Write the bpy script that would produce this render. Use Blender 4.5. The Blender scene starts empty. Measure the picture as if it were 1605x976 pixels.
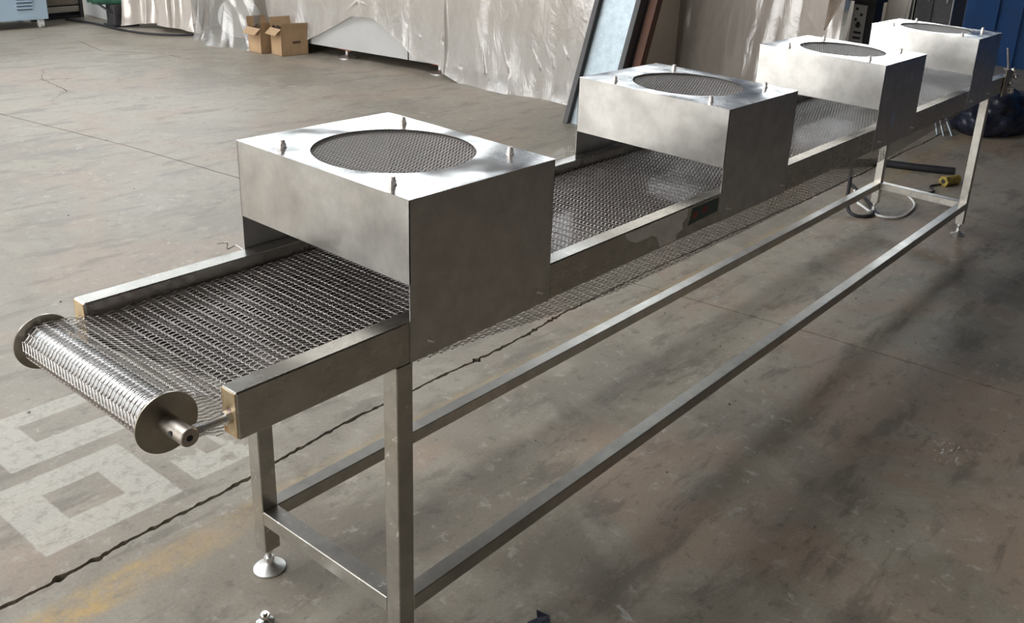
import bpy, bmesh, math, random
import numpy as np
from mathutils import Matrix, Vector
random.seed(5); rng = np.random.default_rng(7)
scene = bpy.context.scene
COL = scene.collection
PI = math.pi

# ------------------------------------------------------------------ camera
F = 1479.74; YAW = 0.6094; PIT = -0.3581; ROLL = 0.0736
cam = bpy.data.cameras.new('camera'); camo = bpy.data.objects.new('camera', cam); COL.objects.link(camo)
fv = Vector((math.cos(PIT)*math.cos(YAW), math.cos(PIT)*math.sin(YAW), math.sin(PIT)))
rv = Vector((math.sin(YAW), -math.cos(YAW), 0)); uv = rv.cross(fv)
r2 = rv*math.cos(ROLL)+uv*math.sin(ROLL); u2 = -rv*math.sin(ROLL)+uv*math.cos(ROLL)
M = Matrix.Identity(4)
for i in range(3): M[i][0], M[i][1], M[i][2] = r2[i], u2[i], -fv[i]
M.translation = Vector((-0.8467, -1.404, 1.8794))
camo.matrix_world = M
cam.sensor_width = 36; cam.sensor_fit = 'HORIZONTAL'; cam.lens = F/1605*36
cam.shift_x = -158.79/1605; cam.shift_y = -114.9/1605
cam.clip_start = 0.05; cam.clip_end = 100
scene.camera = camo

# ------------------------------------------------------------------ light
scene.view_settings.view_transform = 'Standard'; scene.view_settings.look = 'None'
scene.view_settings.gamma = 1; scene.view_settings.exposure = 0.78
w = bpy.data.worlds.new('sky'); scene.world = w; w.use_nodes = True
bg = w.node_tree.nodes['Background']; bg.inputs[0].default_value = (0.92, 0.95, 1.0, 1); bg.inputs[1].default_value = 1.0
def area(name, loc, target, sx, sy, power, col):
    l = bpy.data.lights.new(name, 'AREA'); l.shape = 'RECTANGLE'; l.size = sx; l.size_y = sy
    l.energy = power; l.color = col
    o = bpy.data.objects.new(name, l); COL.objects.link(o); o.location = loc
    o.rotation_euler = (Vector(target)-Vector(loc)).to_track_quat('-Z', 'Y').to_euler()
    return o
area('gate_daylight', (-7.9, 3.2, 2.6), (0, 3.2, 2.2), 7.5, 4.8, 400, (1.0, 0.985, 0.95))
WIN_EMIT = 5.0

# ------------------------------------------------------------------ material helpers
class NT:
    def __init__(s, name):
        s.m = bpy.data.materials.new(name); s.m.use_nodes = True; s.t = s.m.node_tree
        s.b = s.t.nodes['Principled BSDF']; s.out = s.t.nodes['Material Output']
    def n(s, typ, **kw):
        nd = s.t.nodes.new(typ)
        for k, v in kw.items(): setattr(nd, k, v)
        return nd
    def put(s, inp, v):
        if isinstance(v, bpy.types.NodeSocket): s.t.links.new(v, inp)
        else:
            if isinstance(v, tuple) and len(v) == 3 and inp.type == 'RGBA': v = (*v, 1)
            inp.default_value = v
    def math(s, op, a, b=0.0, c=0.0, clamp=False):
        nd = s.n('ShaderNodeMath', operation=op, use_clamp=clamp)
        for i, v in enumerate((a, b, c)): s.put(nd.inputs[i], v)
        return nd.outputs[0]
    def coord(s, kind='Object'): return s.n('ShaderNodeTexCoord').outputs[kind]
    def mapping(s, v, scale=(1, 1, 1), loc=(0, 0, 0), rot=(0, 0, 0)):
        nd = s.n('ShaderNodeMapping'); s.put(nd.inputs[0], v)
        nd.inputs['Scale'].default_value = scale; nd.inputs['Location'].default_value = loc; nd.inputs['Rotation'].default_value = rot
        return nd.outputs[0]
    def noise(s, v, scale, detail=4, rough=0.55, dist=0.0):
        nd = s.n('ShaderNodeTexNoise'); s.put(nd.inputs['Vector'], v)
        nd.inputs['Scale'].default_value = scale; nd.inputs['Detail'].default_value = detail
        nd.inputs['Roughness'].default_value = rough; nd.inputs['Distortion'].default_value = dist
        return nd.outputs['Fac']
    def ramp(s, f, lo, hi, a=0.0, b=1.0):
        nd = s.n('ShaderNodeMapRange', interpolation_type='SMOOTHSTEP'); s.put(nd.inputs[0], f)
        for i, v in enumerate((lo, hi, a, b)): nd.inputs[i+1].default_value = v
        return nd.outputs[0]
    def mix(s, f, a, b, mode='MIX'):
        nd = s.n('ShaderNodeMix', data_type='RGBA', blend_type=mode)
        s.put(nd.inputs[0], f); s.put(nd.inputs[6], a); s.put(nd.inputs[7], b); return nd.outputs[2]
    def bump(s, h, strength, dist, normal=None):
        nd = s.n('ShaderNodeBump'); nd.inputs['Strength'].default_value = strength; nd.inputs['Distance'].default_value = dist
        s.put(nd.inputs['Height'], h)
        if normal: s.put(nd.inputs['Normal'], normal)
        return nd.outputs[0]
    def set(s, **kw):
        for k, v in kw.items(): s.put(s.b.inputs[k.replace('_', ' ')], v)
        return s.m
def flat(name, col, rough=0.6, metal=0.0, var=0.12, scale=8.0, bump=0.0, **kw):
    t = NT(name); c = t.coord(); f = t.noise(c, scale, 4)
    a = tuple(x*(1-var) for x in col); b = tuple(min(1, x*(1+var)) for x in col)
    t.set(Base_Color=t.mix(t.ramp(f, .3, .7), a, b), Roughness=t.math('ADD', t.math('MULTIPLY', f, .2), rough-.1), Metallic=metal, **kw)
    if bump: t.set(Normal=t.bump(t.noise(c, scale*5, 3), bump, .01))
    return t.m
def steel(name, col=(.60, .585, .555), rough=.30, grain=(1, 60, 60), warp=.0, smudge=.12, spots=0.0):
    """stainless sheet: brushed grain, hand marks in the gloss, gently wavy"""
    t = NT(name); c = t.coord()
    g = t.noise(t.mapping(c, grain), 10, 2)
    s = t.noise(c, 5, 5, .6); s2 = t.noise(c, 16, 4, .65)
    r = t.math('ADD', t.math('MULTIPLY', t.math('SUBTRACT', s, .5), smudge*2), rough)
    r = t.math('ADD', r, t.math('MULTIPLY', t.math('SUBTRACT', g, .5), .06), clamp=True)
    cc = t.mix(t.ramp(s2, .3, .7), tuple(x*.86 for x in col), tuple(min(1, x*1.05) for x in col))
    if spots:
        sp = t.ramp(t.noise(c, 38, 4, .7), .60, .66)
        cc = t.mix(t.math('MULTIPLY', sp, spots), cc, (.70, .68, .62))
        r = t.math('MAXIMUM', r, t.math('MULTIPLY', sp, .7*spots))
    n = t.bump(g, .02, .002)
    if warp: n = t.bump(t.noise(c, 3.2, 2, .4), warp, .03, n)
    return t.set(Base_Color=cc, Metallic=1.0, Roughness=r, Normal=n)
MT = {}
MT['hood'] = steel('hood_sheet', (.54, .53, .51), .34, (1, 1, 12), .30)
MT['top'] = steel('top_plate_sheet', (.66, .65, .635), .24, (12, 1, 1), .8, .26)
MT['tube'] = steel('tube_steel', (.48, .46, .42), .32, (1, 8, 8), .06, .10, .12)
MT['rail'] = steel('side_beam_steel', (.46, .44, .40), .28, (1, 8, 8), .06, .08)
MT['leg'] = steel('leg_steel', (.50, .48, .44), .32, (30, 30, 1), .12, .12, .75)
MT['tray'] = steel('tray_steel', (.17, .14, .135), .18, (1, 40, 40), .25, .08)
_w = NT('belt_wire'); MT['wire'] = _w.set(Base_Color=(.64, .60, .57), Metallic=1.0, Roughness=.30)
MT['stud'] = flat('plated_stud', (.75, .70, .66), .35, metal=.5, var=.05)
MT['chrome'] = steel('bright_steel', (.78, .78, .77), .14, (1, 1, 1), 0, .05)
MT['drum'] = steel('drum_steel', (.88, .92, .96), .24, (1, 1, 1), 0, .04)
MT['flange'] = steel('flange_steel', (.34, .31, .26), .34, (1, 1, 1), .1, .12)
MT['shaft'] = steel('shaft_steel', (.40, .36, .32), .42, (1, 1, 1), 0, .15, .2)
MT['zinc'] = steel('zinc_bolt', (.78, .78, .76), .38, (1, 1, 1), 0, .1)
def tint_material():
    t = NT('weld_heat_tint'); c = t.coord()
    d = t.n('ShaderNodeVectorMath', operation='LENGTH'); t.put(d.inputs[0], t.mapping(c, (1, 1.7, .8)))
    f = t.math('ADD', d.outputs['Value'], t.math('MULTIPLY', t.noise(c, 34, 3), .04))
    rp = t.n('ShaderNodeValToRGB'); t.put(rp.inputs[0], t.math('MULTIPLY', f, 16))
    el = rp.color_ramp.elements; el[0].position = 0; el[0].color = (.30, .22, .18, 1); el[1].position = 1; el[1].color = (.50, .33, .17, 1)
    for p, cl in ((.3, (.42, .30, .24, 1)), (.45, (.16, .09, .08, 1)), (.55, (.50, .36, .20, 1)), (.8, (.62, .50, .32, 1))):
        e = el.new(p); e.color = cl
    return t.set(Base_Color=rp.outputs[0], Metallic=.75, Roughness=.42)
MT['tint'] = tint_material()
def film_material(name, col, alpha=.62, haze=.5, wr=1.0):
    t = NT(name); c = t.coord()
    n1 = t.noise(t.mapping(c, (1, 1, .45)), 7, 5, .6, 1.2); n2 = t.noise(c, 40, 4, .6, .8)
    bmp = t.bump(n2, .25*wr, .006, t.bump(n1, .5*wr, .03))
    tr = t.n('ShaderNodeBsdfTransparent'); tr.inputs[0].default_value = (.96, .95, .93, 1)
    df = t.n('ShaderNodeBsdfDiffuse'); t.put(df.inputs[0], t.mix(t.ramp(n1, .3, .7), tuple(x*.86 for x in col), col)); t.put(df.inputs['Normal'], bmp)
    tl = t.n('ShaderNodeBsdfTranslucent'); tl.inputs[0].default_value = (*col, 1); t.put(tl.inputs['Normal'], bmp)
    gl = t.n('ShaderNodeBsdfGlossy'); gl.inputs['Roughness'].default_value = .13; t.put(gl.inputs['Normal'], bmp)
    def mx(f, a, b):
        m = t.n('ShaderNodeMixShader'); t.put(m.inputs[0], f); t.t.links.new(a, m.inputs[1]); t.t.links.new(b, m.inputs[2]); return m.outputs[0]
    body = mx(haze*.5, df.outputs[0], tl.outputs[0])
    a = mx(alpha, tr.outputs[0], body)
    fr = t.n('ShaderNodeFresnel'); fr.inputs[0].default_value = 1.5; t.put(fr.inputs['Normal'], bmp)
    t.t.links.new(mx(t.math('ADD', t.math('MULTIPLY', fr.outputs[0], 1.5), .05, clamp=True), a, gl.outputs[0]), t.out.inputs[0])
    return t.m
MT['film'] = film_material('clear_film', (.82, .77, .72), .50, .35)
MT['film_thin'] = film_material('thin_clear_film', (.82, .79, .76), .30, .5, .5)
MT['film_dull'] = film_material('dusty_film', (.70, .63, .56), .88, .3, .35)
MT['cream'] = flat('cream_paint', (.50, .45, .38), .45, var=.08, scale=2)
MT['greypanel'] = flat('grey_panel_paint', (.47, .47, .46), .40, var=.08, scale=2)
MT['rust'] = flat('rust_brown', (.10, .045, .028), .7)
MT['redoxide'] = flat('red_oxide', (.30, .10, .06), .7)
MT['black'] = flat('black_rubber', (.018, .018, .022), .55)
MT['darkgrey'] = flat('dark_grey_paint', (.055, .053, .055), .5)
MT['galv'] = steel('galvanised_panel', (.38, .44, .47), .52, (1, 1, 8), .3, .15, .3)
MT['card'] = flat('cardboard', (.42, .28, .16), .85, var=.1, scale=6)
MT['cardin'] = flat('cardboard_contents', (.07, .045, .03), .9, var=.5, scale=30)
MT['ink'] = flat('printed_ink', (.10, .06, .04), .8)
MT['paleblue'] = flat('pale_blue_paint', (.45, .60, .74), .38, var=.05, scale=3)
MT['white'] = flat('white_paint', (.68, .69, .68), .42, var=.07, scale=3)
MT['green'] = flat('green_enamel', (.07, .22, .15), .35, var=.2)
MT['navy'] = flat('navy_sack', (.016, .019, .034), .38, var=.4, scale=9, bump=.3)
MT['brass'] = flat('yellow_brass', (.38, .28, .07), .45, metal=.4, var=.3, scale=30)
MT['cable'] = flat('white_cable', (.72, .72, .70), .5)
MT['patch'] = flat('white_film_patch', (.85, .84, .80), .45, var=.1, scale=20)
MT['teal'] = flat('dark_teal_reflection', (.02, .06, .05), .25)  # mirror reflection on the beam side, held as colour
MT['red'] = flat('reflected_red_spot', (.22, .02, .02), .3)
MT['wallgrey'] = flat('wall_render', (.42, .41, .38), .8, scale=1.5)
MT['wallblue'] = flat('blue_sheet', (.004, .055, .19), .6, var=.25, scale=1.2)
MT['ceil'] = flat('ceiling_sheet', (.13, .11, .10), .8, scale=1)
MT['concrete_under'] = flat('joint_dirt', (.018, .015, .012), .95, scale=30)
MT['guard'] = flat('tan_wire_guard', (.28, .22, .17), .5)
g = NT('window_daylight'); g.set(Base_Color=(.8, .85, .9), Emission_Color=(.90, .96, 1.0), Emission_Strength=WIN_EMIT); MT['pane'] = g.m
g = NT('added_roof_glow'); g.set(Base_Color=(.8, .85, .9), Emission_Color=(.97, .98, 1.0), Emission_Strength=8.0); MT['sky'] = g.m  # glow of the added roof strips

def floor_material():
    t = NT('worn_concrete'); c = t.coord()
    sx = t.n('ShaderNodeSeparateXYZ'); t.put(sx.inputs[0], c); X, Y = sx.outputs[0], sx.outputs[1]
    big = t.noise(c, .55, 5, .6, .5); mid = t.noise(c, 2.3, 6, .62, .4); fine = t.noise(c, 14, 6, .7); grit = t.noise(c, 90, 3, .7)
    streak = t.noise(t.mapping(c, (1, 3.4, 1), rot=(0, 0, .5)), 2.2, 6, .65, .3)
    col = t.mix(t.ramp(big, .30, .70), (.19, .163, .125), (.34, .30, .24))
    col = t.mix(t.ramp(mid, .45, .62, 0, .55), col, (.39, .355, .29))
    col = t.mix(t.ramp(t.noise(c, 1.1, 4, .6, .8), .50, .62, 0, .6), col, (.34, .245, .18))      # brown-pink stains
    col = t.mix(t.ramp(streak, .52, .64, 0, .6), col, (.13, .113, .09))                           # dark wear
    col = t.mix(t.ramp(fine, .56, .68, 0, .5), col, (.46, .425, .36))
    col = t.mix(t.ramp(fine, .45, .32, 0, .6), col, (.12, .105, .085))
    # paler on the side of the hall beyond the conveyor
    col = t.mix(t.math('MULTIPLY', t.ramp(Y, .4, 2.2), .22), col, (.40, .37, .315))
    # scuffed white dust marks
    sc = t.math('MULTIPLY', t.ramp(t.noise(t.mapping(c, (1.6, 1, 1), rot=(0, 0, .7)), 9, 8, .75, .6), .60, .66), t.ramp(t.noise(c, .8, 3, .5), .48, .6))
    col = t.mix(t.math('MULTIPLY', sc, .5), col, (.60, .59, .56))
    # fresh strip along the joint
    wob = t.math('MULTIPLY', t.math('SUBTRACT', fine, .5), .05)
    Yw = t.math('ADD', Y, wob); Xw = t.math('ADD', X, wob)
    def band(v, a, b, e=.006):
        return t.math('MULTIPLY', t.ramp(v, a-e, a+e), t.ramp(v, b+e, b-e))
    def box(a, b, cc, d, e=.004): return t.math('MULTIPLY', band(X1, a, b, e), band(Y1, cc, d, e))
    w2 = t.math('MULTIPLY', t.math('SUBTRACT', fine, .5), .012)
    X1 = t.math('ADD', X, w2); Y1 = t.math('ADD', Y, w2)
    worn = t.ramp(t.noise(c, 22, 8, .75), .36, .52)
    # yellow line: faint ochre, strong near the low end
    ym = t.math('MULTIPLY', band(Yw, .745, .875, .02), t.math('MULTIPLY', t.ramp(t.noise(c, 5, 6, .7), .30, .62), t.ramp(t.noise(c, 26, 6, .75), .34, .58, .25, 1.0)))
    ystr = t.math('ADD', t.ramp(X, .35, .0, 0, .65), .50)
    col = t.mix(t.math('MULTIPLY', ym, ystr, clamp=True), col, (.45, .31, .125))
    # stencilled white strokes
    def sub(a, b): return t.math('MULTIPLY', a, t.math('SUBTRACT', 1.0, b))
    pm = sub(box(.03, .44, 1.07, 1.47), box(.15, .32, 1.19, 1.36))
    pm = t.math('MAXIMUM', pm, sub(box(.14, .66, 1.54, 1.89), box(.27, .54, 1.665, 1.80)))
    pm = t.math('MAXIMUM', pm, t.math('MULTIPLY', sub(box(.50, .745, 1.09, 1.30), box(.60, .66, 1.2, 1.4)), t.ramp(t.noise(c, 9, 4), .4, .5)))
    pm = t.math('MAXIMUM', pm, t.math('MULTIPLY', box(-.6, -.1, 1.07, 1.47), .8))
    col = t.mix(t.math('MULTIPLY', t.math('MULTIPLY', pm, t.math('ADD', t.math('MULTIPLY', worn, .48), .24)), 1.0), col, (.54, .52, .455))
    # dribbles of white paint on the right
    pr = t.math('MULTIPLY', t.math('MULTIPLY', band(X, 2.30, 2.45, .02), band(Y, -.78, -.67, .02)), t.ramp(t.noise(t.mapping(c, (1, 3, 1), rot=(0, 0, .4)), 26, 3), .58, .64))
    col = t.mix(pr, col, (.75, .76, .75))
    col = t.mix(t.math('MULTIPLY', t.ramp(grit, .3, .7), .25), col, t.mix(1.0, col, (.45, .45, .45), 'MULTIPLY'))
    rough = t.math('ADD', t.math('MULTIPLY', mid, .35), .30)
    hgt = t.math('ADD', t.math('MULTIPLY', fine, .6), t.math('MULTIPLY', grit, .35))
    return t.set(Base_Color=col, Roughness=rough, Normal=t.bump(hgt, .25, .006))
MT['floor'] = floor_material()

# ------------------------------------------------------------------ mesh helpers
def link(name, me, mat, parent=None, smooth=False, loc=None):
    if isinstance(mat, str): mat = MT[mat]
    if mat: me.materials.append(mat)
    if smooth: me.polygons.foreach_set('use_smooth', [True]*len(me.polygons))
    o = bpy.data.objects.new(name, me); COL.objects.link(o)
    if parent: o.parent = parent
    if loc: o.location = loc
    return o
def tag(o, label=None, cat=None, group=None, kind=None):
    if label: o['label'] = label
    if cat: o['category'] = cat
    if group: o['group'] = group
    if kind: o['kind'] = kind
    return o
def empty(name, loc, label, cat, group=None, rz=0):
    o = bpy.data.objects.new(name, None); COL.objects.link(o); o.location = loc; o.rotation_euler = (0, 0, rz)
    o.empty_display_size = .1
    return tag(o, label, cat, group)
def pyd(name, v, f, mat, parent=None, smooth=False, loc=None):
    me = bpy.data.meshes.new(name); me.from_pydata([tuple(map(float, p)) for p in v], [], f); me.update()
    return link(name, me, mat, parent, smooth, loc)
def bm_obj(name, bm, mat, parent=None, smooth=False, loc=None, auto=False):
    me = bpy.data.meshes.new(name); bmesh.ops.recalc_face_normals(bm, faces=bm.faces); bm.to_mesh(me); bm.free()
    o = link(name, me, mat, parent, smooth, loc)
    if auto:
        me.polygons.foreach_set('use_smooth', [True]*len(me.polygons))
        me.set_sharp_from_angle(angle=math.radians(35))
    return o
def add_box(bm, lo, hi, bevel=0.0, mtx=None):
    r = bmesh.ops.create_cube(bm, size=1)['verts']
    for v in r: v.co = Vector([(lo[i]+hi[i])/2 + v.co[i]*(hi[i]-lo[i]) for i in range(3)])
    if mtx: bmesh.ops.transform(bm, matrix=mtx, verts=r)
    if bevel:
        es = list({e for v in r for e in v.link_edges})
        bmesh.ops.bevel(bm, geom=es, offset=bevel, segments=1 if bevel < .004 else 2, affect='EDGES', profile=.5)
def box(name, lo, hi, mat, parent=None, bevel=0.0, mtx=None):
    bm = bmesh.new(); add_box(bm, lo, hi, bevel, mtx); return bm_obj(name, bm, mat, parent)
def frame_of(d):
    d = Vector(d).normalized(); a = Vector((0, 0, 1)) if abs(d.z) < .9 else Vector((1, 0, 0))
    u = d.cross(a).normalized(); return d, u, d.cross(u)
def add_cyl(bm, p, q, r1, r2=None, n=24, bevel=0):
    r2 = r1 if r2 is None else r2; p = Vector(p); q = Vector(q); d, u, v = frame_of(q-p)
    A = [bm.verts.new(p+(u*math.cos(a)+v*math.sin(a))*r1) for a in [2*PI*k/n for k in range(n)]]
    B = [bm.verts.new(q+(u*math.cos(a)+v*math.sin(a))*r2) for a in [2*PI*k/n for k in range(n)]]
    for k in range(n): bm.faces.new((A[k], A[(k+1) % n], B[(k+1) % n], B[k]))
    bm.faces.new(A[::-1]); bm.faces.new(B)
def cyl(name, p, q, r, mat, parent=None, r2=None, n=24):
    bm = bmesh.new(); add_cyl(bm, p, q, r, r2, n); return bm_obj(name, bm, mat, parent, auto=True)
def add_lathe(bm, prof, base, n=32, axis=(0, 0, 1)):
    d, u, v = frame_of(axis); base = Vector(base); rings = []
    for (r, h) in prof:
        rings.append([bm.verts.new(base+d*h+(u*math.cos(a)+v*math.sin(a))*max(r, 1e-5)) for a in [2*PI*k/n for k in range(n)]])
    for a, b in zip(rings, rings[1:]):
        for k in range(n): bm.faces.new((a[k], a[(k+1) % n], b[(k+1) % n], b[k]))
    bm.faces.new(rings[0][::-1]); bm.faces.new(rings[-1])
def smooth_path(pts, k=8):
    P = [Vector(p) for p in pts]; P = [P[0]*2-P[1]]+P+[P[-1]*2-P[-2]]; out = []
    for i in range(1, len(P)-2):
        for j in range(k):
            t = j/k; a, b, c, d = P[i-1:i+3]
            out.append(.5*((2*b)+(c-a)*t+(2*a-5*b+4*c-d)*t*t+(3*b-a-3*c+d)*t**3))
    out.append(P[-2]); return out
def add_tube(bm, pts, r, n=10, k=8):
    pts = smooth_path(pts, k) if k else [Vector(p) for p in pts]; rings = []
    ref = None
    for i, p in enumerate(pts):
        d = (pts[min(i+1, len(pts)-1)]-pts[max(i-1, 0)]).normalized()
        if ref is None: ref = frame_of(d)[1]
        u = (ref-d*ref.dot(d)).normalized(); v = d.cross(u); ref = u
        rr = r(i/(len(pts)-1)) if callable(r) else r
        rings.append([bm.verts.new(p+(u*math.cos(2*PI*a/n)+v*math.sin(2*PI*a/n))*rr) for a in range(n)])
    for a, b in zip(rings, rings[1:]):
        for q in range(n): bm.faces.new((a[q], a[(q+1) % n], b[(q+1) % n], b[q]))
    bm.faces.new(rings[0][::-1]); bm.faces.new(rings[-1])
def tube(name, pts, r, mat, parent=None, n=10, k=8):
    bm = bmesh.new(); add_tube(bm, pts, r, n, k); return bm_obj(name, bm, mat, parent, auto=True)
def segs_mesh(name, A, B, r, mat, parent=None, sides=3):
    """many straight wire pieces, A[i] to B[i], as one mesh"""
    A = np.asarray(A, float); B = np.asarray(B, float); n = len(A)
    d = B-A; L = np.linalg.norm(d, axis=1, keepdims=True); d = d/np.maximum(L, 1e-9)
    A = A-d*r*.5; B = B+d*r*.5
    ref = np.where(np.abs(d[:, 2:3]) > .9, np.array([[1., 0, 0]]), np.array([[0, 0, 1.]]))
    u = np.cross(d, ref); u /= np.linalg.norm(u, axis=1, keepdims=True); v = np.cross(d, u)
    V = np.zeros((n, 2*sides, 3))
    for k in range(sides):
        a = 2*PI*k/sides+PI/2; off = (u*math.cos(a)+v*math.sin(a))*r
        V[:, k] = A+off; V[:, sides+k] = B+off
    base = (np.arange(n)*2*sides)[:, None]
    Fq = np.concatenate([base+np.array([[k, (k+1) % sides, sides+(k+1) % sides, sides+k]]) for k in range(sides)], 0)
    me = bpy.data.meshes.new(name); me.vertices.add(n*2*sides); me.vertices.foreach_set('co', V.ravel())
    me.loops.add(Fq.size); me.loops.foreach_set('vertex_index', Fq.ravel().astype(np.int32))
    me.polygons.add(len(Fq)); me.polygons.foreach_set('loop_start', np.arange(0, Fq.size, 4, dtype=np.int32))
    me.update(calc_edges=True); me.validate()
    return link(name, me, mat, parent, smooth=True)
def woven(path, y0, y1, pr, py):
    """wire belt cells along path(s)->(x,z,nx,nz); returns segment ends"""
    A = []; B = []; S = path['len']; nr = int(round(S/pr)); pr = S/nr; nl = int(round((y1-y0)/py)); py = (y1-y0)/nl
    def pt(s, y, h):
        x, z, nx, nz = path['f'](s); return np.stack([x+nx*h, y, z+nz*h], -1)
    yl = y0+np.arange(nl)*py
    for i in range(nr):
        s = np.full(nl, i*pr); hi = i % 2
        up = .0012
        # crimped rod
        a = pt(s-.0016, yl, up*0); b = pt(s+.0016, yl+py/2, up*1.6); c = pt(s-.0016, yl+py, up*0)
        A += [a, b]; B += [b, c]
        if i == nr-1 and not path.get('closed'): break
        s2 = s+pr; k = 1 if hi else -1
        m0 = pt(s, yl+py/2, .0022); m1 = pt(s2, yl+py/2+k*py/2, .0022)
        A.append(m0); B.append(m1)
        m0 = pt(s, yl+py/2, -.0022); m1 = pt(s2, yl+py/2-k*py/2*0, -.0022)
        A.append(m0); B.append(m1)
    return np.concatenate(A), np.concatenate(B)

# ------------------------------------------------------------------ floor: poured slabs with open joints
def joint_x(y):
    return np.interp(y, [-9, 0, 1.06, 3.76, 4.82, 6.14, 14], [3.7, 2.96, 2.82, 2.39, 2.26, 2.02, .9])
NY = np.interp(np.arange(-10, 17.01, .02), np.arange(-10, 17.01, .25), rng.normal(0, .006, 109))+rng.normal(0, .0022, 1351)
NZ = np.interp(np.arange(27001), np.arange(0, 27001, 9), rng.gamma(.8, .004, 3001))
def jointA(x): return 1.0+np.interp(x, [-9, 0, .62, 1.2, 1.75, 2.8, 5, 16], [-.06, -.045, -.012, .025, .01, .055, .0, 0])+np.interp(x, np.arange(-10, 17.01, .02), NY)
floor = tag(box('floor', (-8, -9, -.06), (16, 14, -.02), 'concrete_under'), kind='structure')
def slab(x0, x1, y0, y1, gap=.004):
    """x0,x1 functions of y; y0,y1 functions of x"""
    ys = lambda a, b: np.arange(a, b, .05)
    P = []
    def corner(fx, fy):
        x = 0.; y = 0.
        for _ in range(12): y = float(fy(x)); x = float(fx(y))
        return x, y
    c00 = corner(x0, y0); c10 = corner(x1, y0); c11 = corner(x1, y1); c01 = corner(x0, y1)
    for x in np.arange(c00[0], c10[0], .009): P.append((x, float(y0(x))))
    for y in np.arange(c10[1], c11[1], .05): P.append((float(x1(y)), y))
    for x in np.arange(c11[0], c01[0], -.009): P.append((x, float(y1(x))))
    for y in np.arange(c01[1], c00[1], -.05): P.append((float(x0(y)), y))
    n = len(P); v = [(x, y, 0) for x, y in P]+[(x, y, -.02) for x, y in P]
    f = [list(range(n))]+[[i, n+i, n+(i+1) % n, (i+1) % n] for i in range(n)]
    o = pyd('slab', v, f, 'floor', floor); return o
cst = lambda v: (lambda t: v)
jw = .0022*np.ones(1)
jr = np.random.default_rng(3); NB = jr.normal(0, .0016, 600)
jb = lambda s: (lambda y: joint_x(y)+s+np.interp(y, np.linspace(-9, 14, 600), NB))
ja = lambda s: (lambda x: jointA(x)+s+abs(float(np.interp(x+s*.5, np.linspace(-10, 17, 27001), NZ)))*(1 if s > 0 else -1))
slab(cst(-8), jb(-.006), ja(.0045), cst(14))
slab(jb(.006), cst(16), ja(.0045), cst(14))
slab(cst(-8), jb(-.006), cst(-9), ja(-.0045))
slab(jb(.006), cst(5.315), cst(-9), ja(-.0045))
slab(cst(5.325), cst(16), cst(-9), ja(-.0045))
def crack(pts, wd=.004):
    P = [Vector(p) for p in pts]; L = []
    for a, b in zip(P, P[1:]):
        for k in range(10): L.append(a.lerp(b, k/10)+Vector((random.gauss(0, .006), random.gauss(0, .012), 0)))
    L.append(P[-1]); v = []; f = []
    for i, p in enumerate(L):
        ww = wd*(.4+random.random())*math.sin(PI*(i+.5)/len(L)+.0)**.5; v += [(p.x-ww, p.y, .0006), (p.x+ww, p.y+ww, .0006)]
        if i: f.append([2*i-2, 2*i-1, 2*i+1, 2*i])
    pyd('crack', v, f, 'concrete_under', floor)
crack([(3.30, 7.75, 0), (3.75, 7.35, 0), (4.35, 7.25, 0)])
crack([(3.85, 8.9, 0), (3.75, 8.1, 0), (4.15, 7.6, 0), (4.2, 7.2, 0)])
crack([(2.95, 7.5, 0), (2.75, 7.1, 0), (2.72, 6.6, 0), (2.45, 6.3, 0)])
crack([(2.75, 7.1, 0), (2.95, 7.0, 0)])

# ------------------------------------------------------------------ hall shell
def struct(o): o['kind'] = 'structure'; return o
WZ = 8.5
wl = struct(box('wall_left', (-8, 14, 0), (16, 14.3, WZ), 'wallgrey'))
wf = struct(box('wall_far', (16, -9, 0), (16.3, 14.3, WZ), flat('wall_far_paint', (.12, .14, .18), .7)))
wr = struct(box('wall_right', (-8, -9.3, 0), (16.3, -9, WZ), 'ceil'))
bm = bmesh.new()
for lo, hi in (((-8.3, -9.3, 0), (-8, -.6, WZ)), ((-8.3, 7, 0), (-8, 14.3, WZ)), ((-8.3, -.6, 5), (-8, 7, WZ))): add_box(bm, lo, hi)
wn = struct(bm_obj('wall_near', bm, 'wallgrey'))
ce = struct(box('ceiling', (-8.3, -9.3, WZ), (16.3, 14.3, WZ+.2), 'ceil'))
for i in range(7):
    box('rafter', (-6+3.4*i, -9, WZ-.35), (-5.8+3.4*i, 14, WZ), 'ceil', ce)
k = 0
def window(x0, x1, y0, y1, z0, z1, axis):
    global k; k += 1
    root = struct(box('window_%d' % k, (x0, y0, z0-.12), (x1, y1, z0), 'darkgrey'))
    if axis == 'x':
        n = 5
        for i in range(n):
            a = x0+(x1-x0)*i/n; b = x0+(x1-x0)*(i+1)/n
            box('pane', (a+.05, y0+.04, z0+.03), (b-.05, y0+.05, z1), 'pane', root)
            box('mullion', (a-.03, y0, z0), (a+.03, y1, z1), 'darkgrey', root)
    else:
        n = 5
        for i in range(n):
            a = y0+(y1-y0)*i/n; b = y0+(y1-y0)*(i+1)/n
            box('pane', (x0+.04, a+.05, z0+.03), (x0+.05, b-.05, z1), 'pane', root)
            box('mullion', (x0, a-.03, z0), (x1, a+.03, z1), 'darkgrey', root)
for i in range(4): window(-6.5+5.6*i, -1.7+5.6*i, 13.9, 14.0, 4.0, 6.3, 'x')
window(15.9, 16.0, 2.6, 6.6, 2.9, 4.9, 'y')
window(15.9, 16.0, 8.2, 12.4, 6.4, 8.0, 'y')
# unseen glowing strips, added under the roof to brighten the open floor
for i in range(5):
    xx = -6.9+1.6*i
    sk = struct(box('window_%d' % (k+1+i), (xx, 4.2, WZ-.08), (xx+.8, 10.8, WZ-.04), 'sky'))  # numbered on from the windows, but an added light strip
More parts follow.
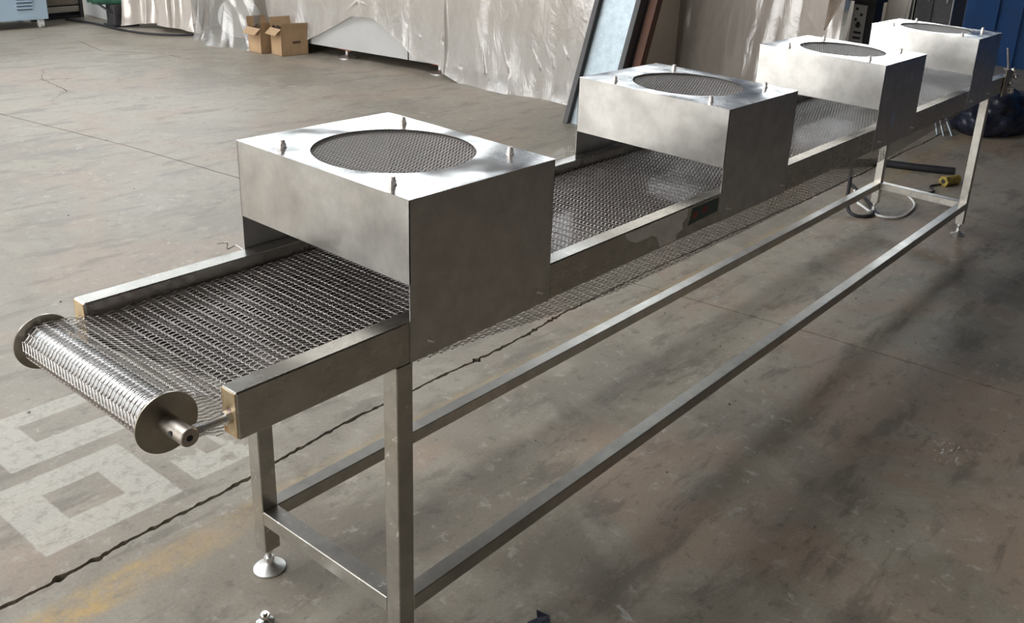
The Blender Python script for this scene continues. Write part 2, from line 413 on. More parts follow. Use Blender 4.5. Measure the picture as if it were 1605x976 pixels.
# blue partition at the far end
bp = struct(box('wall_partition', (12.2, -8.9, 0), (12.3, 2.32, 3.4), 'wallblue'))
for i in range(37):
    box('rib', (12.17, -8.9+.3*i, 0), (12.2, -8.86+.3*i, 3.4), 'wallblue', bp)

# ------------------------------------------------------------------ the conveyor
conv = empty('mesh_conveyor', (0, 0, 0), 'long stainless steel mesh belt conveyor with four square fan hoods in the foreground', 'conveyor')
ZB = .9618; HB = .1002; WB = .0486; YL = .6; XE = 5.22
rb = box('side_beam', (0, 0, ZB-HB), (XE, WB, ZB), 'rail', conv, .003)
lb = box('side_beam', (0, YL-WB, ZB-HB), (XE, YL, ZB), 'rail', conv, .003)
for b, y in ((rb, WB/2), (lb, YL-WB/2)):
    o = box('end_cap', (-.0016, -WB/2+.003, -HB/2+.003), (.0, WB/2-.003, HB/2-.003), 'tint', b, .0006); o.location = (0, y, ZB-HB/2)
    tag(o, 'end cap with brown weld heat rings')
# legs with feet
T = .0468; XL = .381; XF = 4.874; ZR = .2145; HR = .0436
def leg(x, y):
    l = box('leg', (x, y, .075), (x+T, y+T, ZB-HB), 'leg', conv, .002)
    c = (x+T/2, y+T/2)
    bm = bmesh.new()
    add_lathe(bm, [(.040, 0), (.0435, .0015), (.0435, .005), (.040, .0065), (.020, .016), (.013, .024), (.0125, .030)], (c[0], c[1], 0), 36)
    f = bm_obj('foot', bm, 'zinc', l, auto=True)
    bm = bmesh.new(); add_cyl(bm, (c[0], c[1], .028), (c[0], c[1], .08), .0075, n=14); add_cyl(bm, (c[0], c[1], .030), (c[0], c[1], .042), .0145, n=6); add_cyl(bm, (c[0], c[1], .062), (c[0], c[1], .072), .0145, n=6)
    bm_obj('foot_bolt', bm, 'zinc', l, auto=True)
    return l
for x in (XL, XF):
    leg(x, 0); leg(x, YL-.0062-T)
YLL = YL-.0062
box('floor_rail', (XL+T, 0, ZR-HR), (XF, T, ZR), 'tube', conv, .002)
box('floor_rail', (XL+T, YLL-T, ZR-HR), (XF, YLL, ZR), 'tube', conv, .002)
box('cross_brace', (XL, T, ZR-HR), (XL+T, YLL-T, ZR), 'leg', conv, .002)
box('cross_brace', (XF, T, ZR-HR), (XF+T, YLL-T, ZR), 'leg', conv, .002)
# tray and cross bars between the beams
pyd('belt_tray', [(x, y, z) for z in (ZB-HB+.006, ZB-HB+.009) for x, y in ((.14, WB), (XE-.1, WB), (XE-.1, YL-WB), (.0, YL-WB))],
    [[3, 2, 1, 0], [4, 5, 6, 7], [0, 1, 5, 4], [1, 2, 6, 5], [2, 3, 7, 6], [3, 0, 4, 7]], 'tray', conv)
for x in (.40, 1.5, 2.7, 3.9, 4.9): box('cross_bar', (x, WB, ZB-HB-.028), (x+.04, YL-WB, ZB-HB-.001), 'tube', conv, .002)
# idler drum at the near end
cx, cz = -.087, .904
dr = cyl('idler_drum', (cx, .092, cz), (cx, .552, cz), .0405, 'drum', conv, n=64)
for y in (.087, .552):
    bm = bmesh.new(); add_cyl(bm, (cx, y, cz), (cx, y+.004, cz), .060, n=72); bm_obj('flange', bm, 'flange', dr, auto=True)
for s, ya, yb in ((0, .012, .09), (1, .554, .600)):
    bm = bmesh.new(); add_lathe(bm, [(.0165, 0), (.018, .002), (.018, yb-ya-.0)], (cx, ya, cz), 32, (0, 1, 0)); sh = bm_obj('shaft', bm, 'shaft', dr, auto=True)
bm = bmesh.new(); add_cyl(bm, (cx-.001, .0115, cz), (cx-.001, .0125, cz), .006, n=20); bm_obj('centre_hole', bm, 'black', dr)
bm = bmesh.new(); add_cyl(bm, (cx-.0175, .045, cz+.003), (cx-.019, .045, cz+.003), .0055, n=18); bm_obj('grease_hole', bm, 'black', dr)
for y in (.026, .578):
    pts = []
    bm = bmesh.new()
    add_cyl(bm, (cx, y, cz), (0.0, y, cz), .0062, n=16)
    for i in range(36):
        x = cx+.014+i*(-cx-.016)/36; add_cyl(bm, (x, y, cz), (x+.0012, y, cz), .0076, n=16)
    bolt = bm_obj('tension_bolt', bm, 'zinc', conv, auto=True)
    for x0, ln, rr in ((cx+.016, .009, .0130), (cx+.027, .004, .0115), (-.012, .011, .0135)):
        bm = bmesh.new(); add_cyl(bm, (x0, y, cz), (x0+ln, y, cz), rr, n=6); bm_obj('nut', bm, 'zinc', bolt, auto=True)
# belt path: top run, drive roller, hanging return run, idler
rr0 = .0440; XD = 5.20; zt = .928; rd = .044
path = []
for x in np.linspace(.02, XD, 500): path.append((x, zt))
for a in np.linspace(PI/2, -PI/2, 30)[1:]: path.append((XD+rd*math.cos(a), zt-rd+rd*math.sin(a)))
for x in np.linspace(XD, -.087, 500)[1:-1]:
    z = float(np.interp(x, [-.087, 0, .3, .72, 1.0, 1.27, 1.6, 2.2, 2.82, 3.55, 4.1, 4.6, XD], [cz-rr0, .853, .835, .80, .768, .748, .742, .738, .740, .758, .785, .815, zt-2*rd]))
    path.append((x, z))
for a in np.linspace(-PI/2, -PI*1.5+.12, 40): path.append((cx+rr0*math.cos(a), cz+rr0*math.sin(a)))
path.append((-.04, .944))
path = np.array(path); path = np.vstack([path, path[:1]])
sm = path.copy()
dl = np.r_[0, np.cumsum(np.linalg.norm(np.diff(path, axis=0), axis=1))]; LEN = dl[-1]
def pf(s):
    s = np.mod(s, LEN); x = np.interp(s, dl, path[:, 0]); z = np.interp(s, dl, path[:, 1])
    s2 = np.mod(s+.004, LEN); s1 = np.mod(s-.004, LEN)
    dx = np.interp(s2, dl, path[:, 0])-np.interp(s1, dl, path[:, 0]); dz = np.interp(s2, dl, path[:, 1])-np.interp(s1, dl, path[:, 1])
    L = np.hypot(dx, dz)+1e-9; return x, z, -dz/L, dx/L
A, B = woven({'len': LEN, 'f': pf, 'closed': True}, .098, .548, .0180, .0125)
# the belt is as wide as the space between the beams on the straight runs
x = A[:, 0]
def widen(P):
    P = P.copy(); wgt = np.clip((P[:, 0]+.055)/.05, 0, 1); P[:, 1] = P[:, 1]*(1-wgt)+wgt*(.054+(P[:, 1]-.098)*(.492/.45)); return P
belt = segs_mesh('wire_belt', widen(A), widen(B), .00105, 'wire', conv); belt['kind'] = 'stuff'
cyl('drive_roller', (XD, .06, zt-rd), (XD, .54, zt-rd), rd-.004, 'drum', conv, n=40)
# strip of loose mesh standing behind the far beam between the first hoods
sa = []; sb = []
for i in range(74):
    x = 1.0+i*.0105; y = .612+.012*math.sin(i*.3)
    sa.append((x, y, .93)); sb.append((x+.004, y+.004, .985+.006*random.random()))
    sa.append((x, y, .955)); sb.append((x+.0105, y, .955)); sa.append((x, y, .97)); sb.append((x+.0105, y, .97))
o = segs_mesh('loose_mesh_edge', sa, sb, .0011, 'chrome', conv); o['kind'] = 'stuff'

# hoods
ZT = 1.2413; ZF = 1.0488; ZS = .8625
def hood(xa, xb, cy=.305):
    t = .0018; bm = bmesh.new()
    y0 = -.0022; y1 = YL+.0022
    add_box(bm, (xa, y0, ZF), (xa+t, y1, ZT-.002)); add_box(bm, (xb-t, y0, ZF), (xb, y1, ZT-.002))
    add_box(bm, (xa, y0, ZS), (xb, y0+t, ZT-.002)); add_box(bm, (xa, y1-t, ZS), (xb, y1, ZT-.002))
    h = bm_obj('fan_hood', bm, 'hood', conv)
    # top plate with round opening
    cxh = (xa+xb)/2-.003; R = .196; N = 96; bm = bmesh.new()
    def rect(a):
        c, s = math.cos(a), math.sin(a)
        kx = ((xb+.001-cxh) if c > 0 else (cxh-xa+.001))/max(abs(c), 1e-9); ky = ((y1+.001-cy) if s > 0 else (cy-y0+.001))/max(abs(s), 1e-9)
        q = min(kx, ky); return cxh+c*q, cy+s*q
    angs = [2*PI*i/N for i in range(N)]
    for px in (xa-.001, xb+.001):
        for py in (y0-.001, y1+.001): angs.append(math.atan2(py-cy, px-cxh) % (2*PI))
    angs = sorted(angs); rings = []
    for z in (ZT, ZT-.0015):
        rings.append(([bm.verts.new((*rect(a), z)) for a in angs], [bm.verts.new((cxh+R*math.cos(a), cy+R*math.sin(a), z)) for a in angs]))
    n = len(angs)
    for i in range(n):
        j = (i+1) % n
        bm.faces.new((rings[0][0][i], rings[0][0][j], rings[0][1][j], rings[0][1][i]))
        bm.faces.new((rings[1][0][i], rings[1][1][i], rings[1][1][j], rings[1][0][j]))
        bm.faces.new((rings[0][0][i], rings[1][0][i], rings[1][0][j], rings[0][0][j]))
        bm.faces.new((rings[0][1][i], rings[0][1][j], rings[1][1][j], rings[1][1][i]))
    bm_obj('top_plate', bm, 'top', h)
    # wire screen under the opening
    Rs = R+.01; S = 2*Rs
    f = lambda s: (cxh-Rs+s, np.full_like(s, ZT-.008), np.zeros_like(s), np.ones_like(s))
    a, b = woven({'len': S, 'f': f}, cy-Rs, cy+Rs, .0115, .0105)
    mid = (a+b)/2; keep = np.hypot(mid[:, 0]-cxh, mid[:, 1]-cy) < Rs
    s = segs_mesh('wire_screen', a[keep], b[keep], .0008, 'wire', h); s['kind'] = 'stuff'
    for sx in (-1, 1):
        for sy in (-1, 1):
            c = Vector((cxh+sx*.188, cy-.012+sy*.193, ZT))
            bm = bmesh.new(); add_cyl(bm, c, c+Vector((0, 0, .002)), .0105, n=20); add_cyl(bm, c+Vector((0, 0, .002)), c+Vector((0, 0, .010)), .0088, n=6)
            add_cyl(bm, c+Vector((0, 0, .010)), c+Vector((0, 0, .0180)), .0066, n=16)
            bm_obj('stud_bolt', bm, 'stud', h, auto=True)
    for x in (xa+.055, xb-.045):
        for y, d in ((y0, -1), (y1, 1)):
            bm = bmesh.new(); add_cyl(bm, (x, y, .900), (x, y+d*.002, .900), .0062, n=6); add_cyl(bm, (x, y, .900), (x, y+d*.016, .901), .0032, n=12)
            bm_obj('side_screw', bm, 'stud', h, auto=True)
    return h
hs = [hood(*p) for p in ((.4183, .8898), (1.7503, 2.2356), (3.0814, 3.5879), (4.4245, 4.8532))]
o = tube('wire_hook', [(.415, .604, .96), (.41, .625, .965), (.395, .64, .955), (.39, .632, .975), (.375, .65, .972)], .0016, 'chrome', conv, 6)
# remains of white protective film and a painted mirror reflection on the right beam
def side_poly(name, pts, mat, parent, y=-.0006):
    n = len(pts); v = [(x, y, z) for x, z in pts]+[(x, y+.0006, z) for x, z in pts]
    return pyd(name, v, [list(range(n)), list(range(n, 2*n))[::-1]]+[[i, n+i, n+(i+1) % n, (i+1) % n] for i in range(n)], mat, parent)
fp = side_poly('protective_film', [(1.22, .957), (1.56, .958), (1.555, .93), (1.53, .915), (1.535, .895), (1.50, .885), (1.50, .868), (1.41, .868), (1.39, .905), (1.36, .918), (1.28, .916), (1.24, .935)], 'patch', conv)
tag(fp, 'torn white protective film')
refl = side_poly('painted_reflection', [(1.585, .951), (1.745, .951), (1.745, .905), (1.565, .898)], 'teal', conv)
tag(refl, 'dark green reflection with red spots painted as a patch')
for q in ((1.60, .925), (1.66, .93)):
    side_poly('reflected_red_spot', [(q[0]+.018*math.cos(a), q[1]+.011*math.sin(a)) for a in np.linspace(0, 2*PI, 14)[:-1]], 'red', refl, -.0010)
side_poly('film_scrap', [(3.25, 1.0), (3.29, 1.02), (3.30, .985), (3.28, .965), (3.29, .94), (3.26, .955), (3.245, .975)], flat('pale_blue_film', (.35, .45, .6), .4), hs[2], -.0030)
# drive end: crank lever and knobs on the shaft
cyl('drive_shaft', (XD, -.05, zt-rd), (XD, .06, zt-rd), .012, 'chrome', conv)
tube('crank_lever', [(XD+.02, -.012, .85), (XD+.03, -.02, .88), (XD+.02, .0, .96), (XD+.01, .035, 1.12)], .007, 'chrome', conv)
for q in ((5.2, -.03, .995), (5.22, -.045, .955), (5.22, -.02, .915), (5.2, -.04, .87)):
    bm = bmesh.new(); bmesh.ops.create_uvsphere(bm, u_segments=14, v_segments=10, radius=.016, matrix=Matrix.Translation(q)); add_cyl(bm, q, (q[0], .03, q[2]), .008, n=10)
    bm_obj('knob', bm, 'chrome', conv, auto=True)
box('drive_plate', (5.12, -.012, .84), (5.27, -.002, 1.0), 'flange', conv, .002)
tube('hanging_cable', [(4.6, .5, .80), (4.70, .69, .62), (4.74, .70, .30), (4.74, .69, .06), (4.72, .62, .012), (4.80, .55, .012), (4.95, .60, .012), (5.10, .70, .012), (5.4, .95, .012)], .012, 'black', conv)

# ------------------------------------------------------------------ things on the floor near the far legs
o = tag(tube('black_hose', [(5.55, 1.32, .03), (5.95, 1.06, .03), (6.05, .95, .03), (6.15, .72, .03), (6.28, .48, .03)], .028, 'black', n=14),
        'thick black foam hose lying on the floor behind the far legs', 'hose')
br = empty('brass_coupling', (5.98, .41, 0), 'small yellow brass hose coupling on the floor near the far right leg', 'coupling')
cyl('coupling_body', (-.06, .03, .035), (.08, -.02, .035), .034, 'brass', br); cyl('coupling_nut', (-.075, .035, .035), (-.045, .025, .035), .042, 'brass', br, n=6)
cyl('bore', (-.078, .0365, .035), (-.0755, .0355, .035), .016, 'black', br)
tag(tube('thin_cable', [(5.93, .45, .01), (5.80, .5, .008), (5.70, .44, .008), (5.60, .46, .008)], .007, 'black'), 'thin black cable trailing from the yellow coupling', 'cable')
tag(tube('white_cable', [(5.0, .72, .008), (4.85, .52, .008), (4.95, .40, .008), (5.25, .42, .008), (5.45, .55, .008), (5.5, .7, .008), (5.4, .82, .008), (5.25, .85, .008)], .008, 'cable'),
    'white cable looped on the floor around the far left foot', 'cable')
def sack(name, loc, sx, sy, sz, label, mat='navy'):
    bm = bmesh.new(); bmesh.ops.create_icosphere(bm, subdivisions=5, radius=1)
    from mathutils import noise
    for v in bm.verts:
        p = v.co.copy(); n1 = noise.noise(p*1.7+Vector(loc)); n2 = abs(noise.noise(p*4.3)); n3 = noise.noise(p*9)
        v.co = Vector((p.x*sx, p.y*sy, max(p.z, -.55)*sz+.55*sz))*(1+.16*n1-.12*n2+.03*n3); v.co.z = max(v.co.z, 0)
    o = bm_obj(name, bm, mat, None, True); o.location = loc; return tag(o, label, 'bag')
sack('sack', (8.2, .80, 0), .55, .36, .26, 'crumpled dark navy sack behind the far right leg')
sack('sack', (8.15, 1.42, 0), .42, .25, .16, 'low dark navy sack beside the grey rods, left of the bigger sack')
for (x, y, dy, wd) in ((7.50, 1.015, .075, 'leftmost'), (7.505, .958, .10, 'middle'), (7.57, .905, .13, 'rightmost')):
    o = cyl('grey_rod', (x, y, .0), (x+.03, y+dy, .2), .012, 'galv', None, n=12)
    tag(o, wd+' of the three short grey metal rods leaning before the navy sacks', 'rod', 'grey rods by the navy sack')
bx = box('black_crate', (9.1, .45, 0), (9.5, .86, .18), 'black', None, .02); tag(bx, 'small black crate at the right edge beyond the navy sack', 'crate')
o = pyd('fabric_scrap', [(0, 0, .002), (.03, -.01, .002), (.045, .006, .010), (.055, -.03, .004), (.02, -.06, .002), (-.02, -.035, .002)], [[0, 5, 4, 3, 2, 1]], 'navy', loc=(.72, -.12, 0))
tag(o, 'small dark scrap on the floor at the bottom edge', 'scrap')
ft = empty('loose_foot', (.275, .405, 0), 'loose shiny levelling foot bolt on the floor left of the near leg', 'bolt')
bm = bmesh.new(); add_lathe(bm, [(.022, 0), (.022, .004), (.008, .012), (.007, .03)], (0, 0, 0), 24); bm_obj('foot_disc', bm, 'chrome', ft, auto=True)
cyl('foot_nut', (0, 0, .014), (0, 0, .024), .013, 'chrome', ft, n=6)
for i in range(70):
    x, y = random.uniform(-.2, 3.5), random.uniform(-2.2, .9)
    if i > 45: x, y = random.uniform(-.5, 3), random.uniform(1.2, 5)
    s = random.uniform(.002, .005); me = None
    bm = bmesh.new(); bmesh.ops.create_icosphere(bm, subdivisions=1, radius=s)
    for v in bm.verts: v.co = Vector((v.co.x*random.uniform(.7, 1.6), v.co.y*random.uniform(.7, 1.6), v.co.z*.6+s*.5))
    if i == 0: allb = bmesh.new()
    bmesh.ops.translate(bm, verts=bm.verts, vec=(x, y, 0)); me = bpy.data.meshes.new('g'); bm.to_mesh(me); bm.free(); allb.from_mesh(me); bpy.data.meshes.remove(me)
tag(bm_obj('grit', allb, flat('grit_stone', (.16, .14, .12), .8, var=.6, scale=3)), 'scattered grit and crumbs on the concrete floor', 'grit', kind='stuff')

# ------------------------------------------------------------------ background machines and film
def front_x(y): return 5.45+(6.5-y)*.2
mach = empty('covered_machine', (5.8, 5.5, 0), 'long cream machine with grey lower panel under clear plastic behind the first hood', 'machine')
def prism(name, pts, z0, z1, mat, parent):
    n = len(pts); px, py = (parent.location.x, parent.location.y) if parent else (0, 0)
    v = [(x-px, y-py, z0) for x, y in pts]+[(x-px, y-py, z1) for x, y in pts]
    bm = bmesh.new(); vs = [bm.verts.new(p) for p in v]
    bm.faces.new(vs[:n][::-1]); bm.faces.new(vs[n:])
    for i in range(n): bm.faces.new((vs[i], vs[(i+1) % n], vs[n+(i+1) % n], vs[n+i]))
    return bm_obj(name, bm, mat, parent)
prism('machine_body', [(front_x(7.4)+.03, 7.4), (front_x(3.5)+.03, 3.5), (7.0, 3.5), (6.6, 7.4)], .13, 1.7, 'cream', mach)
p1 = prism('lower_panel', [(front_x(7.3), 7.3), (front_x(5.75), 5.75), (front_x(5.75)+.03, 5.75), (front_x(7.3)+.03, 7.3)], .10, .50, 'greypanel', mach)
p1 = prism('lower_panel', [(front_x(5.73), 5.73), (front_x(3.6), 3.6), (front_x(3.6)+.03, 3.6), (front_x(5.73)+.03, 5.73)], .10, .50, 'greypanel', mach)
prism('upper_panel', [(front_x(7.3), 7.3), (front_x(5.2), 5.2), (front_x(5.2)+.03, 5.2), (front_x(7.3)+.03, 7.3)], .51, 1.2, 'cream', mach)
for y in (6.55, 5.42, 4.3):
    x = front_x(y)+.06; l = (x-5.8, y-5.5)
    box('foot_bracket', (l[0]-.04, l[1]-.09, .085), (l[0]+.04, l[1]+.09, .12), 'redoxide', mach)
    bm = bmesh.new(); add_lathe(bm, [(.10, 0), (.10, .012), (.03, .03), (.02, .04), (.02, .09)], (l[0], l[1], 0), 24); bm_obj('machine_foot', bm, 'zinc', mach, auto=True)
def film(name, ground, ztop, zbot, mat, label, folds, N=260, K=70, lean=.12, amp=.03, flare=.05, seed=1, dome=None):
    """a sheet hanging along a ground line; folds = creases (u0,z0,u1,z1,height,width) in metres along the line"""
    r = np.random.default_rng(seed); G = np.array(smooth_path([(x, y, 0) for x, y in ground], 10))[:, :2]
    dl = np.r_[0, np.cumsum(np.linalg.norm(np.diff(G, axis=0), axis=1))]; U = np.linspace(0, dl[-1], N)
    gx = np.interp(U, dl, G[:, 0]); gy = np.interp(U, dl, G[:, 1]); tx = np.gradient(gx); ty = np.gradient(gy); L = np.hypot(tx, ty)
    nx, ny = -ty/L, tx/L
    s = np.sign(nx*-1+ny*-.6+1e-9); nx = nx*s; ny = ny*s      # towards the near side of the hall
    zb = np.array([zbot(u) if callable(zbot) else zbot for u in U])
    w_ = np.linspace(0, 1, K)[:, None]; Z = zb[None, :]+(ztop-zb[None, :])*(1-w_); UU = np.broadcast_to(U[None, :], Z.shape)
    ph = r.uniform(0, 6.28, 6); off = -lean*(Z/ztop)
    off = off+flare*np.exp(-Z/.12)*(1+.6*np.sin(UU*9+ph[0]))
    for i, fq in enumerate((5, 11, 19, 33)): off = off+amp/(i+1)*np.sin(UU*fq+ph[i]+Z*(2.5-i)+.8*np.sin(Z*3+ph[i]))
    for (u0, z0, u1, z1, h, wd) in folds:
        dx, dz = u1-u0, z1-z0; LL = dx*dx+dz*dz; t = np.clip(((UU-u0)*dx+(Z-z0)*dz)/LL, 0, 1)
        curve = .06*np.sin(t*PI)*(1 if h > 0 else -1)
        d = np.hypot(UU-(u0+t*dx)-curve, Z-(z0+t*dz)); off = off+h*np.exp(-np.abs(d)/wd)*(.3+.7*np.sin(PI*np.clip(t, .05, .95)))
    if dome:
        for (u0, z0, R, h) in dome:
            d = np.hypot(UU-u0, Z-z0); off = off+h*np.clip((R*1.15-d)/(R*.15), 0, 1)
    X = gx[None, :]+nx[None, :]*off; Yy = gy[None, :]+ny[None, :]*off
    V = np.stack([X, Yy, Z], -1).reshape(-1, 3)
    # top runs back over what it covers
    top = V[:N].copy(); top[:, 0] -= nx*.3; top[:, 1] -= ny*.3; top[:, 2] += .02; V = np.vstack([V, top])
    f = [[j*N+i, (j+1)*N+i, (j+1)*N+i+1, j*N+i+1] for j in range(K-1) for i in range(N-1)]+[[K*N+i, i, i+1, K*N+i+1] for i in range(N-1)]
    o = pyd(name, V, f, mat, None, True); return tag(o, label, 'plastic sheet')
# main sheet in front of the machine, u runs from y=7.45 towards y=3.55
gl = [(front_x(7.45)-.07, 7.45), (front_x(6.5)-.05, 6.5), (front_x(5.4)-.07, 5.4), (5.60, 4.83), (5.72, 4.0), (5.82, 3.5)]
def zb_main(u):
    y = 7.45-u/1.02
    return float(np.interp(y, [3.4, 5.0, 5.25, 5.32, 5.62, 5.75, 6.12, 6.38, 6.65, 7.15, 7.45], [0.0, 0.0, .06, .12, .13, .25, .47, .45, .30, .03, .0]))
uu = lambda y: (7.45-y)*1.02
fl = [(a, b, c_, d, h*1.1, w_*.3) for a, b, c_, d, h, w_ in [(uu(4.95), 1.5, uu(4.13), .26, .05, .02), (uu(4.75), 1.5, uu(4.0), .3, .045, .018), (uu(4.6), 1.4, uu(3.85), .4, .04, .02), (uu(5.1), 1.3, uu(4.45), .2, .045, .02),
      (uu(5.2), 1.4, uu(4.7), .15, .06, .022), (uu(4.2), 1.1, uu(3.7), .6, .03, .015), (uu(3.7), .75, uu(4.3), 1.0, .03, .015), (uu(5.35), 1.2, uu(5.22), .05, .08, .03),
      (uu(6.25), .6, uu(5.55), .35, .04, .02), (uu(6.3), .6, uu(7.2), .05, .06, .03), (uu(6.6), .9, uu(7.4), .2, .05, .03), (uu(6.2), .65, uu(5.8), .8, .03, .015),
      (uu(7.4), .55, uu(6.9), .62, .03, .02), (uu(5.0), 1.6, uu(5.28), .35, -.05, .03), (uu(5.28), .35, uu(5.0), .15, -.05, .03)]]
film('plastic_sheet', gl, 1.55, zb_main, 'film', 'clear creased plastic sheet draped over the long machine, lifted over a bare grey panel', fl, N=760, K=170, lean=.03, amp=.012, flare=.05, seed=4)
# left cluster of wrapped stock
g2 = [(4.62, 9.30), (4.80, 9.05), (4.76, 8.85), (4.98, 8.60), (5.05, 8.35)]
film('plastic_sheet', g2, 1.2, lambda u: .02+.05*max(0, math.sin(u*3.2)), 'film_dull', 'dull beige plastic sheet wrapped around goods beside the green motor', [(.1, 1, .25, .05, .08, .03), (.45, 1., .4, .05, .07, .03), (.8, 1, .7, .0, -.06, .03)], N=160, K=60, amp=.04, seed=8)
g3 = [(5.12, 8.45), (4.82, 8.25), (4.90, 8.05), (4.80, 7.85), (4.92, 7.60), (5.02, 7.40), (5.25, 7.35), (5.32, 7.2)]
film('plastic_sheet', g3, 1.2, .0, 'film_thin', 'shiny clear plastic sheet over a round reel, left of the cardboard boxes', [(.3, 1.1, .2, 0, .1, .03), (.5, 1, .45, 0, .07, .03), (.62, 1, .75, .35, .05, .02), (.7, .9, 1.25, .05, .06, .018), (.8, .9, 1.35, .2, .05, .018), (.9, .8, 1.5, .3, .04, .02)], N=300, K=90, amp=.02, seed=12)
rl = empty('reel', (5.10, 7.80, .30), 'round cream reel standing under the clear plastic left of the cardboard boxes', 'reel')
d_ = Vector((-.55, -.83, 0)).normalized()
cyl('reel_flange', -d_*.0+d_*.17, d_*.19, .21, 'white', rl, n=48); cyl('reel_flange', -d_*.02, d_*.0, .21, 'cream', rl, n=48); cyl('reel_core', Vector((0, 0, 0)), d_*.17, .10, 'cream', rl, n=32)
for q in ((-.1, .05), (.1, -.05)): cyl('reel_leg', (q[0], q[1], -.3), (q[0], q[1], -.05), .02, 'darkgrey', rl, n=10)
c1 = prism('wrapped_stack', [(5.0, 9.35), (5.15, 8.5), (5.9, 8.5), (5.9, 9.4)], .08, 1.15, 'cream', None); tag(c1, 'beige stack of goods under the dull plastic sheet beside the green motor', 'goods')
c2 = prism('wrapped_crate', [(5.3, 8.3), (5.4, 7.45), (6.2, 7.5), (6.2, 8.3)], .0, 1.15, 'cream', None); tag(c2, 'cream crate under the shiny plastic sheet behind the round reel', 'crate')
# cardboard boxes
def carton(x, y, wx, wy, h, rz, label):
    c = empty('cardboard_box', (x, y, 0), label, 'box', None, rz); t = .006; bm = bmesh.new()
    add_box(bm, (0, 0, 0), (wx, wy, .006)); add_box(bm, (0, 0, 0), (wx, t, h)); add_box(bm, (0, wy-t, 0), (wx, wy, h)); add_box(bm, (0, 0, 0), (t, wy, h)); add_box(bm, (wx-t, 0, 0), (wx, wy, h))
    bm_obj('box_body', bm, 'card', c)
    for (p, sz, ang, ax) in (((0, 0, h), (wx, .10), -.25, 'f'), ((0, wy, h), (wx, .10), .3, 'b'), ((0, 0, h), (wy, .09), 2.3, 'l'), ((wx, 0, h), (wy, .09), .35, 'r')):
        d = sz[1]
        if ax in 'fb':
            s = -1 if ax == 'f' else 1
            dy, dz = s*d*math.sin(abs(ang)), d*math.cos(ang)
            v = [(0, p[1], h), (wx, p[1], h), (wx-.01, p[1]+dy, h+dz), (.01, p[1]+dy, h+dz)]
            if ax == 'f' : v = [(0, 0, h), (wx, 0, h), (wx, -.012, h+.05), (0, -.012, h+.06)]
        else:
            s = -1 if ax == 'l' else 1
            v = [(p[0], 0, h), (p[0], wy, h), (p[0]+s*d*.75, wy-.01, h+(.06 if s > 0 else -.055)), (p[0]+s*d*.75, .01, h+(.06 if s > 0 else -.06))]
        v2 = [(a, b, cc+.004) for a, b, cc in v]
        pyd('flap', v+v2, [[0, 1, 2, 3], [7, 6, 5, 4], [0, 4, 5, 1], [1, 5, 6, 2], [2, 6, 7, 3], [3, 7, 4, 0]], 'card', c)
    bm = bmesh.new(); bmesh.ops.create_grid(bm, x_segments=14, y_segments=14, size=.5)
    for v in bm.verts: v.co = Vector(((v.co.x+.5)*(wx-.02)+.01, (v.co.y+.5)*(wy-.02)+.01, h*.93+random.uniform(-.03, .05)))
    bm_obj('contents', bm, 'cardin', c)
    return c
ca = carton(5.0, 6.95, .31, .19, .27, -.05, 'open brown cardboard box with printed mark, nearest of the two beside the plastic')
box('printed_mark', (.13, -.0012, .12), (.22, 0, .145), 'ink', ca)
carton(4.92, 7.18, .24, .21, .25, .02, 'open brown cardboard box behind the box with the printed mark')
# inclined conveyor with galvanised pan
ic = empty('inclined_conveyor', (5.2, 3.15, 0), 'inclined galvanised conveyor trough with dark side rails behind the second hood', 'conveyor')
sl = Matrix(((1, 0, .35, 0), (0, 1, 0, 0), (0, 0, 1, 0), (0, 0, 0, 1)))
box('pan', (0, -.165, 0), (.012, .185, 1.9), 'galv', ic, 0, sl)
box('side_rail', (-.05, .185, 0), (.03, .235, 1.9), 'darkgrey', ic, .006, sl)
box('side_rail', (-.05, -.215, 0), (.03, -.165, 1.9), 'darkgrey', ic, .006, sl)
box('back_post', (.06, -.30, 0), (.14, -.225, 1.9), 'rust', ic, .004, sl)
box('back_plate', (.03, -.2, .1), (.15, .2, 1.9), 'darkgrey', ic, 0, sl)
for z in (.35, .85, 1.35): 
    for y in (.165, -.15): cyl('rivet', (.35*z-.004, y, z), (.35*z+.002, y, z), .006, 'zinc', ic, n=10)
# right covered machine
rm = empty('shrouded_machine', (7.1, 3.0, 0), 'bulky beige machine under dusty plastic behind the second and third hoods', 'machine')
box('machine_body', (.12, -.72, .1), (.85, 1.35, 1.6), 'cream', rm, .02)
for q in ((.3, -.6), (.3, 1.15), (.75, -.6), (.75, 1.15)): cyl('machine_foot', (q[0], q[1], 0), (q[0], q[1], .1), .05, 'darkgrey', rm)
film('plastic_sheet', [(7.12, 4.5), (7.02, 4.1), (7.08, 3.5), (7.0, 2.9), (7.06, 2.3), (7.02, 2.0), (7.04, 1.88)], 1.7, 0.0, 'film_dull', 'dusty beige plastic sheet over the bulky machine right of the galvanised trough',
     [(.5, 1.6, 1.2, .2, .03, .10), (1.4, 1.5, 1.1, .3, -.03, .12), (2.3, .9, 2.7, .3, .03, .02)], N=260, K=80, amp=.010, seed=21)
